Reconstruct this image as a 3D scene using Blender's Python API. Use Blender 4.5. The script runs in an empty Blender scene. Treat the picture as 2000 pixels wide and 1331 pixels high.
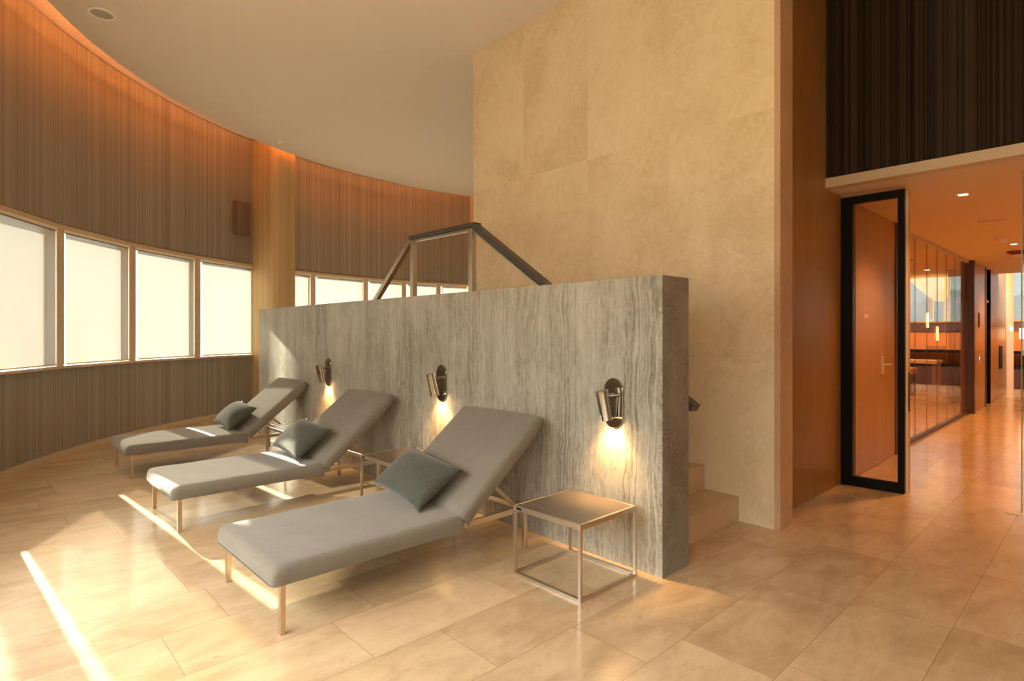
import bpy, bmesh, math, random
from mathutils import Vector, Matrix
random.seed(4)
S = bpy.context.scene
C = S.collection
PI = math.pi

# ------------------------------------------------------------------ camera
cam_d = bpy.data.cameras.new('camera'); cam = bpy.data.objects.new('camera', cam_d); C.objects.link(cam)
cam_d.sensor_width = 36.0; cam_d.sensor_fit = 'HORIZONTAL'
cam_d.lens = 36.0*1119/2000
cam_d.shift_y = -12.5/2000
cam_d.clip_start = 0.05; cam_d.clip_end = 3000
cam.location = (0, 0, 1.35)
cam.rotation_euler = (PI/2, 0, math.radians(46.76-90))
S.camera = cam

# ------------------------------------------------------------------ view, world, sun
S.view_settings.view_transform = 'Standard'
S.view_settings.look = 'None'
S.view_settings.gamma = 1.0
S.view_settings.use_curve_mapping = False
S.view_settings.exposure = 1.52

W = bpy.data.worlds.new('world'); S.world = W; W.use_nodes = True
wn = W.node_tree; wn.nodes.clear()
wo = wn.nodes.new('ShaderNodeOutputWorld'); bg = wn.nodes.new('ShaderNodeBackground')
tc = wn.nodes.new('ShaderNodeTexCoord'); sp = wn.nodes.new('ShaderNodeSeparateXYZ'); rp = wn.nodes.new('ShaderNodeValToRGB')
wn.links.new(tc.outputs['Generated'], sp.inputs[0]); wn.links.new(sp.outputs['Z'], rp.inputs[0])
rp.color_ramp.elements[0].position = 0.0; rp.color_ramp.elements[0].color = (1.0, 0.91, 0.76, 1)
rp.color_ramp.elements[1].position = 0.45; rp.color_ramp.elements[1].color = (0.98, 0.96, 0.92, 1)
wn.links.new(rp.outputs[0], bg.inputs[0]); mr = wn.nodes.new('ShaderNodeMapRange'); wn.links.new(sp.outputs['Z'], mr.inputs[0])
mr.interpolation_type = 'SMOOTHSTEP'
mr.inputs[1].default_value = 0.12; mr.inputs[2].default_value = 0.6; mr.inputs[3].default_value = 1.4; mr.inputs[4].default_value = 7.0
wn.links.new(mr.outputs[0], bg.inputs[1])
wn.links.new(bg.outputs[0], wo.inputs[0])

sun_d = bpy.data.lights.new('sun', 'SUN'); sun = bpy.data.objects.new('sun', sun_d); C.objects.link(sun)
sun_d.energy = 31.0; sun_d.color = (1.0, 0.88, 0.67); sun_d.angle = math.radians(0.8)
sun.rotation_euler = Vector((-0.07, 1.0, 0.44)).to_track_quat('Z', 'Y').to_euler()
sun.location = (-3, 20, 12)

# ------------------------------------------------------------------ material helpers
class NT:
    def __init__(s, name):
        m = bpy.data.materials.new(name); m.use_nodes = True; s.m = m; s.t = m.node_tree; s.t.nodes.clear()
        s.out = s.n('ShaderNodeOutputMaterial')
    def n(s, ty, **k):
        x = s.t.nodes.new(ty)
        for a, b in k.items(): setattr(x, a, b)
        return x
    def l(s, a, b): s.t.links.new(a, b)
    def math(s, op, a, b=None, c=None):
        x = s.n('ShaderNodeMath', operation=op)
        for i, v in enumerate((a, b, c)):
            if v is None: continue
            if isinstance(v, (int, float)): x.inputs[i].default_value = v
            else: s.l(v, x.inputs[i])
        return x.outputs[0]
    def ramp(s, f, stops, interp='LINEAR'):
        x = s.n('ShaderNodeValToRGB'); cr = x.color_ramp; cr.interpolation = interp
        while len(cr.elements) < len(stops): cr.elements.new(0.5)
        for e, (p, c) in zip(cr.elements, stops): e.position = p; e.color = (*c, 1)
        s.l(f, x.inputs[0]); return x.outputs[0]
    def noise(s, vec, scale, detail=4, rough=0.55, dist=0.0, dims='3D'):
        x = s.n('ShaderNodeTexNoise', noise_dimensions=dims)
        x.inputs['Scale'].default_value = scale; x.inputs['Detail'].default_value = detail
        x.inputs['Roughness'].default_value = rough; x.inputs['Distortion'].default_value = dist
        if vec is not None: s.l(vec, x.inputs['W' if dims == '1D' else 'Vector'])
        return x.outputs['Fac']
    def mapping(s, vec, scale=(1, 1, 1), loc=(0, 0, 0)):
        x = s.n('ShaderNodeMapping'); x.inputs['Scale'].default_value = scale; x.inputs['Location'].default_value = loc
        s.l(vec, x.inputs[0]); return x.outputs[0]
    def white(s, val=None, vec=None):
        if vec is not None:
            x = s.n('ShaderNodeTexWhiteNoise', noise_dimensions='3D'); s.l(vec, x.inputs['Vector'])
        else:
            x = s.n('ShaderNodeTexWhiteNoise', noise_dimensions='1D'); s.l(val, x.inputs['W'])
        return x.outputs['Value']
    def mix(s, f, a, b, mode='MIX'):
        x = s.n('ShaderNodeMix', data_type='RGBA', blend_type=mode)
        for i, v in ((0, f), (6, a), (7, b)):
            if isinstance(v, (int, float)): x.inputs[i].default_value = v
            elif isinstance(v, tuple): x.inputs[i].default_value = (*v, 1)
            else: s.l(v, x.inputs[i])
        return x.outputs[2]
    def obj(s): return s.n('ShaderNodeTexCoord').outputs['Object']
    def uv(s): return s.n('ShaderNodeTexCoord').outputs['UV']
    def sep(s, v):
        x = s.n('ShaderNodeSeparateXYZ'); s.l(v, x.inputs[0]); return x.outputs
    def comb(s, *v):
        x = s.n('ShaderNodeCombineXYZ')
        for i, a in enumerate(v):
            if isinstance(a, (int, float)): x.inputs[i].default_value = a
            else: s.l(a, x.inputs[i])
        return x.outputs[0]
    def bsdf(s, color, rough=0.5, metal=0.0, bump=None, bstr=0.1, bdist=0.01, coat=0.0, spec=0.5, sheen=0.0):
        b = s.n('ShaderNodeBsdfPrincipled')
        for key, v in (('Base Color', color), ('Roughness', rough), ('Metallic', metal)):
            if isinstance(v, (int, float)): b.inputs[key].default_value = v
            elif isinstance(v, tuple): b.inputs[key].default_value = (*v, 1)
            else: s.l(v, b.inputs[key])
        b.inputs['Coat Weight'].default_value = coat; b.inputs['Coat Roughness'].default_value = 0.08
        b.inputs['Specular IOR Level'].default_value = spec
        b.inputs['Sheen Weight'].default_value = sheen
        if bump is not None:
            u = s.n('ShaderNodeBump'); u.inputs['Strength'].default_value = bstr; u.inputs['Distance'].default_value = bdist
            s.l(bump, u.inputs['Height']); s.l(u.outputs[0], b.inputs['Normal'])
        s.l(b.outputs[0], s.out.inputs[0]); return s.m

def plain(name, c, rough=0.5, metal=0.0, **k): return NT(name).bsdf(c, rough, metal, **k)
def emit(name, c, st):
    t = NT(name); e = t.n('ShaderNodeEmission'); e.inputs[0].default_value = (*c, 1); e.inputs[1].default_value = st
    t.l(e.outputs[0], t.out.inputs[0]); return t.m

def slat_mat(name, light, dark, coord='uv', pitch=0.011, spec=0.3):
    t = NT(name)
    if coord == 'uv': u = t.sep(t.uv())[0]; z = t.sep(t.uv())[1]
    else: o = t.sep(t.obj()); u = o[1]; z = o[2]
    k = t.math('DIVIDE', u, pitch)
    w = t.white(val=t.math('FLOOR', k))
    fr = t.math('FRACT', k)
    groove = t.math('LESS_THAN', fr, 0.22)
    big = t.noise(u, 5.0, 3, 0.6, dims='1D')
    v = t.math('ADD', t.math('MULTIPLY', w, 0.62), t.math('MULTIPLY', big, 0.5))
    col = t.ramp(v, [(0.15, dark), (0.95, light)])
    col = t.mix(t.math('MULTIPLY', groove, 0.55), col, tuple(0.35*x for x in dark))
    return t.bsdf(col, 0.5, bump=t.math('SUBTRACT', t.math('MULTIPLY', w, 0.3), groove), bstr=0.5, bdist=0.004, spec=spec)

def wood_mat(name, light, dark, rough=0.4, axis=2, coat=0.0, panel=0.0):
    t = NT(name); o = t.obj()
    sc = [38, 38, 38]; sc[axis] = 1.6
    n = t.noise(t.mapping(o, tuple(sc)), 1.0, 6, 0.65, 0.4)
    sc2 = [3.0, 3.0, 3.0]; sc2[axis] = 0.25
    n2 = t.noise(t.mapping(o, tuple(sc2)), 1.0, 3, 0.5, 0.6)
    v = t.math('ADD', t.math('MULTIPLY', n, 0.65), t.math('MULTIPLY', n2, 0.45))
    return t.bsdf(t.ramp(v, [(0.35, dark), (0.75, light)]), rough, bump=n, bstr=0.06, coat=coat)

def floor_mat():
    t = NT('honey_limestone_tiles'); o = t.obj(); x, y, z = t.sep(o)
    ry = t.math('DIVIDE', t.math('SUBTRACT', y, 1.73), 0.4)
    row = t.math('FLOOR', ry); fy = t.math('FRACT', ry)
    off = t.math('MULTIPLY', t.white(val=row), 3.7)
    rx = t.math('ADD', t.math('DIVIDE', x, 0.84), off)
    cx = t.math('FLOOR', rx); fx = t.math('FRACT', rx)
    tid = t.comb(cx, row, 0.0)
    w = t.white(vec=tid)
    jw = 0.0015
    jy = t.math('LESS_THAN', t.math('MINIMUM', fy, t.math('SUBTRACT', 1.0, fy)), jw/0.4)
    jx = t.math('LESS_THAN', t.math('MINIMUM', fx, t.math('SUBTRACT', 1.0, fx)), jw/0.84)
    j = t.math('MAXIMUM', jx, jy)
    sh = t.n('ShaderNodeVectorMath', operation='SCALE'); t.l(tid, sh.inputs[0]); sh.inputs['Scale'].default_value = 3.13
    ad = t.n('ShaderNodeVectorMath', operation='ADD'); t.l(sh.outputs[0], ad.inputs[0]); t.l(o, ad.inputs[1])
    n = t.noise(t.mapping(ad.outputs[0], (2.2, 4.5, 1)), 1.3, 9, 0.62, 0.5)
    n2 = t.noise(t.mapping(ad.outputs[0], (9, 22, 1)), 1.0, 6, 0.62, 0.3)
    v = t.math('ADD', t.math('ADD', t.math('MULTIPLY', n, 0.78), t.math('MULTIPLY', n2, 0.12)), t.math('MULTIPLY', t.math('SUBTRACT', w, 0.5), 0.16))
    col = t.ramp(v, [(0.25, (0.42, 0.29, 0.165)), (0.45, (0.55, 0.40, 0.24)), (0.68, (0.64, 0.485, 0.305))])
    fl = t.noise(t.mapping(ad.outputs[0], (14, 46, 1)), 1.0, 5, 0.7, 1.0)
    col = t.mix(t.ramp(fl, [(0.54, (0, 0, 0)), (0.70, (0.5, 0.5, 0.5))]), col, (0.40, 0.26, 0.155))
    col = t.mix(t.math('MULTIPLY', j, 0.6), col, (0.16, 0.10, 0.06))
    rough = 0.16
    return t.bsdf(col, rough, bump=t.math('SUBTRACT', 1.0, j), bstr=0.2, bdist=0.002, spec=0.55)

def travertine_mat(name, wav, wz=1.2):
    t = NT(name); o = t.obj()
    warp = t.noise(t.mapping(o, (2.5, 2.5, wz)), 1.0, 4, 0.6)
    ad = t.n('ShaderNodeVectorMath', operation='ADD')
    off = t.math('MULTIPLY', t.math('SUBTRACT', warp, 0.5), wav)
    t.l(o, ad.inputs[0]); t.l(t.comb(off, off, 0.0), ad.inputs[1])
    px, py, pz = t.sep(ad.outputs[0])
    wv2 = t.math('MULTIPLY', t.noise(t.mapping(o, (9, 9, 5)), 1.0, 3, 0.5), wav*0.22)
    u = t.math('ADD', t.math('ADD', t.math('MULTIPLY', px, 1.0), py), wv2)
    v1 = t.noise(u, 62.0, 5, 0.75, dims='1D')
    v2 = t.noise(t.mapping(ad.outputs[0], (6, 6, 0.8)), 1.0, 5, 0.6, 0.3)
    cl = t.noise(t.mapping(o, (1.6, 1.6, 1.1)), 1.0, 4, 0.6, 0.5)
    fine = t.noise(t.mapping(ad.outputs[0], (75, 75, 20)), 1.0, 7, 0.78, 1.2)
    lace = t.noise(t.mapping(ad.outputs[0], (28, 28, 6)), 1.0, 6, 0.7, 1.5)
    v = t.math('ADD', t.math('ADD', t.math('MULTIPLY', v1, 0.28), t.math('MULTIPLY', v2, 0.23)), t.math('ADD', t.math('MULTIPLY', fine, 0.26), t.math('ADD', t.math('MULTIPLY', cl, 0.21), t.math('MULTIPLY', lace, 0.20))))
    col = t.ramp(v, [(0.45, (0.12, 0.095, 0.074)), (0.53, (0.225, 0.20, 0.16)), (0.585, (0.34, 0.325, 0.272)), (0.65, (0.43, 0.42, 0.365)), (0.75, (0.58, 0.57, 0.515))])
    y = t.sep(o)[1]
    fj = t.math('FRACT', t.math('DIVIDE', t.math('SUBTRACT', y, 1.733), 0.875))
    j = t.math('LESS_THAN', fj, 0.0035)
    col = t.mix(t.math('MULTIPLY', j, 0.5), col, (0.09, 0.08, 0.07))
    return t.bsdf(col, 0.42, bump=v1, bstr=0.12, bdist=0.004, spec=0.4)

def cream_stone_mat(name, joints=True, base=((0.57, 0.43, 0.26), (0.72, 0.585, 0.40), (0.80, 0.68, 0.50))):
    t = NT(name); o = t.obj(); x, y, z = t.sep(o)
    ky = t.math('DIVIDE', t.math('SUBTRACT', y, 1.641), 0.824)
    kz = t.math('DIVIDE', t.math('SUBTRACT', z, 2.92), 1.75)
    tid = t.comb(t.math('FLOOR', ky), t.math('FLOOR', kz), 0.0)
    w = t.white(vec=tid)
    sh = t.n('ShaderNodeVectorMath', operation='SCALE'); t.l(tid, sh.inputs[0]); sh.inputs['Scale'].default_value = 5.3
    ad = t.n('ShaderNodeVectorMath', operation='ADD'); t.l(sh.outputs[0], ad.inputs[0]); t.l(o, ad.inputs[1])
    n = t.noise(t.mapping(ad.outputs[0], (1.5, 1.5, 1.1)), 1.0, 4, 0.55, 0.4)
    f = t.noise(t.mapping(ad.outputs[0], (9, 9, 8)), 1.6, 8, 0.72, 1.2)
    v = t.math('ADD', t.math('ADD', t.math('MULTIPLY', n, 0.5), t.math('MULTIPLY', f, 0.5)), t.math('MULTIPLY', t.math('SUBTRACT', w, 0.5), 0.12))
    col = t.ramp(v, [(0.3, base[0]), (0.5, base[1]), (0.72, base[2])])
    if joints:
        fy = t.math('FRACT', ky); fz = t.math('FRACT', kz)
        j = t.math('MAXIMUM', t.math('LESS_THAN', fy, 0.004), t.math('LESS_THAN', fz, 0.0018))
        col = t.mix(t.math('MULTIPLY', j, 0.35), col, (0.75, 0.62, 0.45))
    return t.bsdf(col, 0.5, bump=f, bstr=0.1, bdist=0.004, spec=0.35)

def fabric_mat(name, a, b):
    t = NT(name); o = t.obj()
    wv = t.noise(t.mapping(o, (260, 260, 260)), 1.0, 2, 0.6)
    st = t.noise(t.mapping(o, (25, 90, 90)), 1.0, 4, 0.6)
    sf = t.noise(t.mapping(o, (5, 5, 5)), 1.0, 3, 0.5)
    v = t.math('ADD', t.math('MULTIPLY', wv, 0.4), t.math('ADD', t.math('MULTIPLY', st, 0.35), t.math('MULTIPLY', sf, 0.25)))
    h = t.math('ADD', wv, t.math('MULTIPLY', sf, 3.0))
    return t.bsdf(t.ramp(v, [(0.35, a), (0.65, b)]), 0.9, bump=h, bstr=0.25, bdist=0.004, spec=0.2, sheen=0.25)

def pane_mat(name, tint, refl=0.08):
    t = NT(name); tr = t.n('ShaderNodeBsdfTransparent'); tr.inputs[0].default_value = (*tint, 1)
    g = t.n('ShaderNodeBsdfGlossy'); g.inputs['Roughness'].default_value = 0.02; g.inputs[0].default_value = (0.95, 0.95, 0.95, 1)
    ge = t.n('ShaderNodeNewGeometry'); dt = t.n('ShaderNodeVectorMath', operation='DOT_PRODUCT')
    t.l(ge.outputs['Normal'], dt.inputs[0]); t.l(ge.outputs['Incoming'], dt.inputs[1])
    fr = t.math('MULTIPLY', t.math('POWER', t.math('SUBTRACT', 1.0, t.math('ABSOLUTE', dt.outputs['Value'])), 5.0), 0.9)
    mx = t.n('ShaderNodeMixShader')
    t.l(t.math('ADD', fr, refl*0.5), mx.inputs[0])
    t.l(tr.outputs[0], mx.inputs[1]); t.l(g.outputs[0], mx.inputs[2]); t.l(mx.outputs[0], t.out.inputs[0]); return t.m

def shade_mat(name, opac, col, tint=(1, 1, 1)):
    t = NT(name); tr = t.n('ShaderNodeBsdfTransparent'); tr.inputs[0].default_value = (*tint, 1)
    tl = t.n('ShaderNodeBsdfTranslucent'); tl.inputs[0].default_value = (*col, 1)
    df = t.n('ShaderNodeBsdfDiffuse'); df.inputs[0].default_value = (*col, 1)
    m1 = t.n('ShaderNodeMixShader'); m1.inputs[0].default_value = 0.45; t.l(tl.outputs[0], m1.inputs[1]); t.l(df.outputs[0], m1.inputs[2])
    m2 = t.n('ShaderNodeMixShader'); m2.inputs[0].default_value = opac; t.l(tr.outputs[0], m2.inputs[1]); t.l(m1.outputs[0], m2.inputs[2])
    t.l(m2.outputs[0], t.out.inputs[0]); return t.m

M = dict(
    floor=floor_mat(),
    slat=slat_mat('brown_ribbed_wall', (0.44, 0.405, 0.36), (0.235, 0.208, 0.175), pitch=0.0075),
    slat_unlit=slat_mat('unlit_ribbed_wall', (0.055, 0.037, 0.026), (0.009, 0.005, 0.0035), 'obj', 0.010, spec=0.08),  # same ribbed cladding as the curved wall, its lack of light painted in
    slat_col=slat_mat('ribbed_column', (0.68, 0.50, 0.27), (0.50, 0.35, 0.18)),
    trav=travertine_mat('silver_travertine', 0.10),
    cream=cream_stone_mat('cream_stone'),
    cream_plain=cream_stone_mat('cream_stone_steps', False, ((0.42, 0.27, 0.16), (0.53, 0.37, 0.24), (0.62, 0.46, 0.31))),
    ceil=plain('ceiling_paint', (0.76, 0.675, 0.61), 0.85),
    ceil2=plain('corridor_ceiling_paint', (0.68, 0.52, 0.36), 0.85),
    beige=plain('beige_trim_paint', (0.52, 0.40, 0.27), 0.45),
    frame=plain('window_frame_paint', (0.60, 0.48, 0.35), 0.4),
    sunlit_cream=plain('sunlit_cassette_paint', (0.88, 0.84, 0.74), 0.4),  # sunlit brightness of the window head put into the colour
    darktrim=plain('dark_shadow_gap', (0.06, 0.03, 0.015), 0.6),
    wood=wood_mat('oak_veneer', (0.38, 0.175, 0.048), (0.22, 0.09, 0.020), 0.4),
    wood2=wood_mat('warm_oak_veneer', (0.54, 0.31, 0.12), (0.38, 0.20, 0.065), 0.35),
    wood_dark=wood_mat('dark_wood', (0.09, 0.03, 0.015), (0.04, 0.014, 0.008), 0.4),
    steel=plain('brushed_bronze_steel', (0.66, 0.54, 0.40), 0.28, 1.0),
    steel2=plain('satin_steel', (0.50, 0.44, 0.36), 0.36, 1.0),
    steel3=plain('brushed_steel', (0.66, 0.59, 0.49), 0.34, 1.0),
    chrome=plain('polished_nickel', (0.46, 0.43, 0.38), 0.10, 1.0),
    black=plain('black_metal', (0.006, 0.005, 0.004), 0.5, spec=0.12),
    rubber=plain('dark_handrail', (0.06, 0.052, 0.042), 0.42),
    alu=plain('aluminium', (0.60, 0.60, 0.50), 0.45, 0.0),
    fabric=fabric_mat('grey_canvas', (0.16, 0.143, 0.117), (0.215, 0.195, 0.16)),
    pillow=fabric_mat('green_grey_linen', (0.042, 0.046, 0.037), (0.080, 0.085, 0.069)),
    tabletop=plain('smoked_glass_top', (0.15, 0.12, 0.085), 0.16),
    white=plain('white_plastic', (0.75, 0.70, 0.62), 0.5),
    grille=plain('speaker_grille', (0.45, 0.43, 0.36), 0.7),
    pane=pane_mat('window_glass', (0.97, 0.99, 0.98)),
    pane_door=pane_mat('door_glass', (0.90, 0.86, 0.80)),
    pane_part=pane_mat('partition_glass', (0.93, 0.88, 0.82)),
    shade=shade_mat('roller_shade_fabric', 0.76, (0.155, 0.152, 0.142), (1, 0.99, 0.98)),
    shade2=shade_mat('sheer_blind_fabric', 0.66, (0.22, 0.23, 0.25), (0.85, 0.93, 1.0)),
    led=emit('amber_led', (1.0, 0.29, 0.05), 28),
    bulb=emit('warm_bulb', (1.0, 0.62, 0.30), 60),
    down=emit('downlight_glow', (1.0, 0.72, 0.40), 12),
    pend=emit('pendant_glow', (1.0, 0.55, 0.16), 5),
    lampshade=emit('lamp_shade_glow', (1.0, 0.62, 0.28), 2.2),
    terracotta=plain('orange_panel', (0.60, 0.19, 0.03), 0.6),
    sill=plain('dark_sill', (0.10, 0.04, 0.025), 0.5),
    bronze=wood_mat('bronze_veneer', (0.42, 0.27, 0.11), (0.28, 0.17, 0.06), 0.3),
    red=plain('dark_red_plastic', (0.16, 0.01, 0.01), 0.4),
    blue=emit('blue_indicator', (0.25, 0.3, 1.0), 3),
    cityg=plain('hazy_ground', (0.19, 0.165, 0.125), 0.95, spec=0.0),
    cityb=plain('hazy_building', (0.40, 0.36, 0.30), 0.9),
    leaf=plain('foliage', (0.085, 0.10, 0.05), 0.8),
)

# ------------------------------------------------------------------ object helpers
def props(o, label=None, cat=None, group=None, kind=None):
    if label: o['label'] = label
    if cat: o['category'] = cat
    if group: o['group'] = group
    if kind: o['kind'] = kind
    return o
def empty(name, loc=(0, 0, 0), rotz=0, label=None, cat=None, group=None, kind=None, parent=None):
    o = bpy.data.objects.new(name, None); C.objects.link(o); o.location = loc; o.rotation_euler = (0, 0, rotz)
    o.empty_display_size = 0.1
    if parent: o.parent = parent
    return props(o, label, cat, group, kind)
def link(name, bm, mat, parent=None, smooth=False, bevel=0, seg=2, uvs=False):
    bmesh.ops.recalc_face_normals(bm, faces=bm.faces)
    me = bpy.data.meshes.new(name); bm.to_mesh(me); bm.free()
    for m in (mat if isinstance(mat, (list, tuple)) else [mat]): me.materials.append(m)
    if smooth:
        for p in me.polygons: p.use_smooth = True
    o = bpy.data.objects.new(name, me); C.objects.link(o)
    if parent: o.parent = parent
    if bevel:
        md = o.modifiers.new('bevel', 'BEVEL'); md.width = bevel; md.segments = seg; md.limit_method = 'ANGLE'
        md.harden_normals = False
        for p in me.polygons: p.use_smooth = False
    return o
def sharpen(o, deg=38):
    o.data.set_sharp_from_angle(angle=math.radians(deg)); return o
def box(bm, x0, x1, y0, y1, z0, z1, mi=0):
    v = [bm.verts.new((x, y, z)) for z in (z0, z1) for x, y in ((x0, y0), (x1, y0), (x1, y1), (x0, y1))]
    for q in ((0, 3, 2, 1), (4, 5, 6, 7), (0, 1, 5, 4), (1, 2, 6, 5), (2, 3, 7, 6), (3, 0, 4, 7)):
        bm.faces.new([v[i] for i in q]).material_index = mi
def boxo(name, x0, x1, y0, y1, z0, z1, mat, parent=None, bevel=0, seg=2):
    bm = bmesh.new(); box(bm, x0, x1, y0, y1, z0, z1); return link(name, bm, mat, parent, bevel=bevel, seg=seg)
def bar(bm, a, b, w, h, up=(0, 0, 1)):
    a, b = Vector(a), Vector(b); d = (b-a).normalized(); up = Vector(up)
    s = d.cross(up).normalized(); u = s.cross(d).normalized()
    v = []
    for p in (a, b):
        for i, j in ((-1, -1), (1, -1), (1, 1), (-1, 1)): v.append(bm.verts.new(p+s*(i*w/2)+u*(j*h/2)))
    for q in ((0, 1, 2, 3), (7, 6, 5, 4), (0, 4, 5, 1), (1, 5, 6, 2), (2, 6, 7, 3), (3, 7, 4, 0)): bm.faces.new([v[i] for i in q])
def cyl(bm, a, b, r, n=24, r2=None, cap=True):
    a, b = Vector(a), Vector(b); d = (b-a).normalized(); t = Vector((0, 0, 1)) if abs(d.z) < 0.9 else Vector((1, 0, 0))
    s = d.cross(t).normalized(); u = s.cross(d); r2 = r if r2 is None else r2
    A = [bm.verts.new(a+(s*math.cos(2*PI*i/n)+u*math.sin(2*PI*i/n))*r) for i in range(n)]
    B = [bm.verts.new(b+(s*math.cos(2*PI*i/n)+u*math.sin(2*PI*i/n))*r2) for i in range(n)]
    for i in range(n): bm.faces.new((A[i], A[(i+1) % n], B[(i+1) % n], B[i]))
    if cap: bm.faces.new(A[::-1]); bm.faces.new(B)
def lathe(bm, prof, c=(0, 0), n=32):
    rings = []
    for r, z in prof:
        rings.append([bm.verts.new((c[0]+r*math.cos(2*PI*i/n), c[1]+r*math.sin(2*PI*i/n), z)) for i in range(n)])
    for a, b in zip(rings, rings[1:]):
        for i in range(n): bm.faces.new((a[i], a[(i+1) % n], b[(i+1) % n], b[i]))
    for q in (rings[0], rings[-1]):
        bm.faces.new(q)
def struct(o): o['kind'] = 'structure'; return o

# ------------------------------------------------------------------ curved facade geometry
CX, CY, RR = 6.75, 3.567, 7.5
A0, A1 = 74.6, 172.0
S1 = math.radians(A1-A0)*RR
STR = 10.0
def facade(s, off=0.0):
    """point at arc length s along the inner wall face, off metres outward"""
    if s <= S1:
        a = math.radians(A0)+s/RR
        return Vector((CX+(RR+off)*math.cos(a), CY+(RR+off)*math.sin(a)))
    a = math.radians(A1)
    p = Vector((CX+(RR+off)*math.cos(a), CY+(RR+off)*math.sin(a)))
    return p+Vector((-math.sin(a), math.cos(a)))*(s-S1)
def s_of(ang): return math.radians(ang-A0)*RR
S_END = S1+STR
def band(name, s0, s1, off0, off1, z0, z1, mat, parent=None, step=0.2, f0=None):
    n = max(2, int((s1-s0)/step)); bm = bmesh.new(); uvl = bm.loops.layers.uv.new('UVMap'); ss = [s0+(s1-s0)*i/n for i in range(n+1)]
    R = []
    for s in ss:
        o0 = off0(s) if callable(off0) else off0
        o1 = off1(s) if callable(off1) else off1
        a, b = facade(s, o0), facade(s, o1)
        R.append([bm.verts.new((a.x, a.y, z0)), bm.verts.new((b.x, b.y, z0)), bm.verts.new((b.x, b.y, z1)), bm.verts.new((a.x, a.y, z1))])
    for i in range(n):
        for j in range(4):
            f = bm.faces.new((R[i][j], R[i][(j+1) % 4], R[i+1][(j+1) % 4], R[i+1][j]))
            for lp in f.loops:
                si = ss[i] if lp.vert in R[i] else ss[i+1]
                lp[uvl].uv = (si, lp.vert.co.z)
    bm.faces.new(R[0][::-1]); bm.faces.new(R[-1])
    return link(name, bm, mat, parent)

ZS, ZH = 0.97, 2.555          # window band
ZC, ZT = 4.46, 4.72           # main ceiling underside, cove top

# ------------------------------------------------------------------ room shell
struct(boxo('floor', -3.2, 19.6, -5.6, 11.4, -0.2, 0.0, M['floor']))
w = empty('wall_left'); struct(w)
band('lower_cladding', 0, S_END, 0.0, 0.2, 0.0, ZS, M['slat'], w)
band('upper_cladding', 0, S_END, 0.0, 0.2, ZH, ZT-0.012, M['slat'], w)
band('shadow_gap', 0, S_END, 0.01, 0.2, ZT-0.012, ZT, M['darktrim'], w)
struct(band('baseboard_left', 0, S_END, -0.014, -0.001, 0.0, 0.065, M['frame']))

def gap(s):
    a = A0+math.degrees(s/RR)
    T = [(74, 0.84), (95, 0.82), (105, 0.77), (115, 0.67), (125, 0.60), (135, 0.53), (145, 0.46), (160, 0.42), (999, 0.42)]
    for (a0, g0), (a1, g1) in zip(T, T[1:]):
        if a <= a1: return g0+(g1-g0)*(a-a0)/(a1-a0)
    return 0.42
# main ceiling : slab whose edge follows the facade
bm = bmesh.new(); pts = []
n = 110
for i in range(n+1):
    s = S_END*i/n; p = facade(s, -gap(s)); pts.append(p)
poly = [(p.x, p.y) for p in pts]+[(5.36, -5.3), (5.36, 1.735), (8.74, 1.735)]
lo = [bm.verts.new((x, y, ZC)) for x, y in poly]; hi = [bm.verts.new((x, y, ZC+0.06)) for x, y in poly]
bm.faces.new(lo); bm.faces.new(hi)
for i in range(len(poly)): bm.faces.new((lo[i], lo[(i+1) % len(poly)], hi[(i+1) % len(poly)], hi[i]))
bm.faces.ensure_lookup_table(); bmesh.ops.triangulate(bm, faces=bm.faces[:2])
struct(link('ceiling', bm, M['ceil']))
bm = bmesh.new(); poly = [tuple(facade(S_END*i/n, 0.2)) for i in range(n+1)]+[(5.42, -5.5), (9.0, -5.5), (9.0, 10.6)]
lo = [bm.verts.new((x, y, ZT)) for x, y in poly]; hi = [bm.verts.new((x, y, ZT+0.15)) for x, y in poly]
ff = [bm.faces.new(lo), bm.faces.new(hi)]
for i in range(len(poly)): bm.faces.new((lo[i], lo[(i+1) % len(poly)], hi[(i+1) % len(poly)], hi[i]))
bmesh.ops.triangulate(bm, faces=ff)
struct(link('ceiling_upper', bm, M['ceil']))
# warm strip light lying hidden in the cove
led = band('cove_strip_light', 0.05, S_END-0.1, lambda s: -gap(s)-0.10, lambda s: -gap(s)-0.075, ZC+0.062, ZC+0.07, M['led'])
props(led, 'amber strip light hidden in the cove along the curved ceiling edge', 'light strip')

# tall stone wall and core behind it
wt = empty('wall_centre'); struct(wt)
boxo('stone_face', 4.027, 4.24, 1.641, 4.905, 0.0, ZC, M['cream'], wt)
struct(boxo('trim_2', 4.0272, 4.2402, 1.600, 1.6405, 0.0, ZC, cream_stone_mat('lamplit_stone_edge', False, ((0.44, 0.26, 0.15), (0.54, 0.34, 0.20), (0.60, 0.40, 0.25)))))  # same stone as the face; orange glow of corridor lamps painted into it
struct(boxo('wall_core', 4.242, 8.74, 4.6, 4.905, 0.0, ZC, M['cream']))
struct(boxo('wall_rear', 8.75, 8.95, 4.6, 11.0, 0.0, ZT, plain('warm_plaster', (0.62, 0.46, 0.28), 0.8)))
struct(boxo('wall_wood', 4.242, 5.70, 1.735, 1.80, 0.0, ZC, M['wood']))
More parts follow.
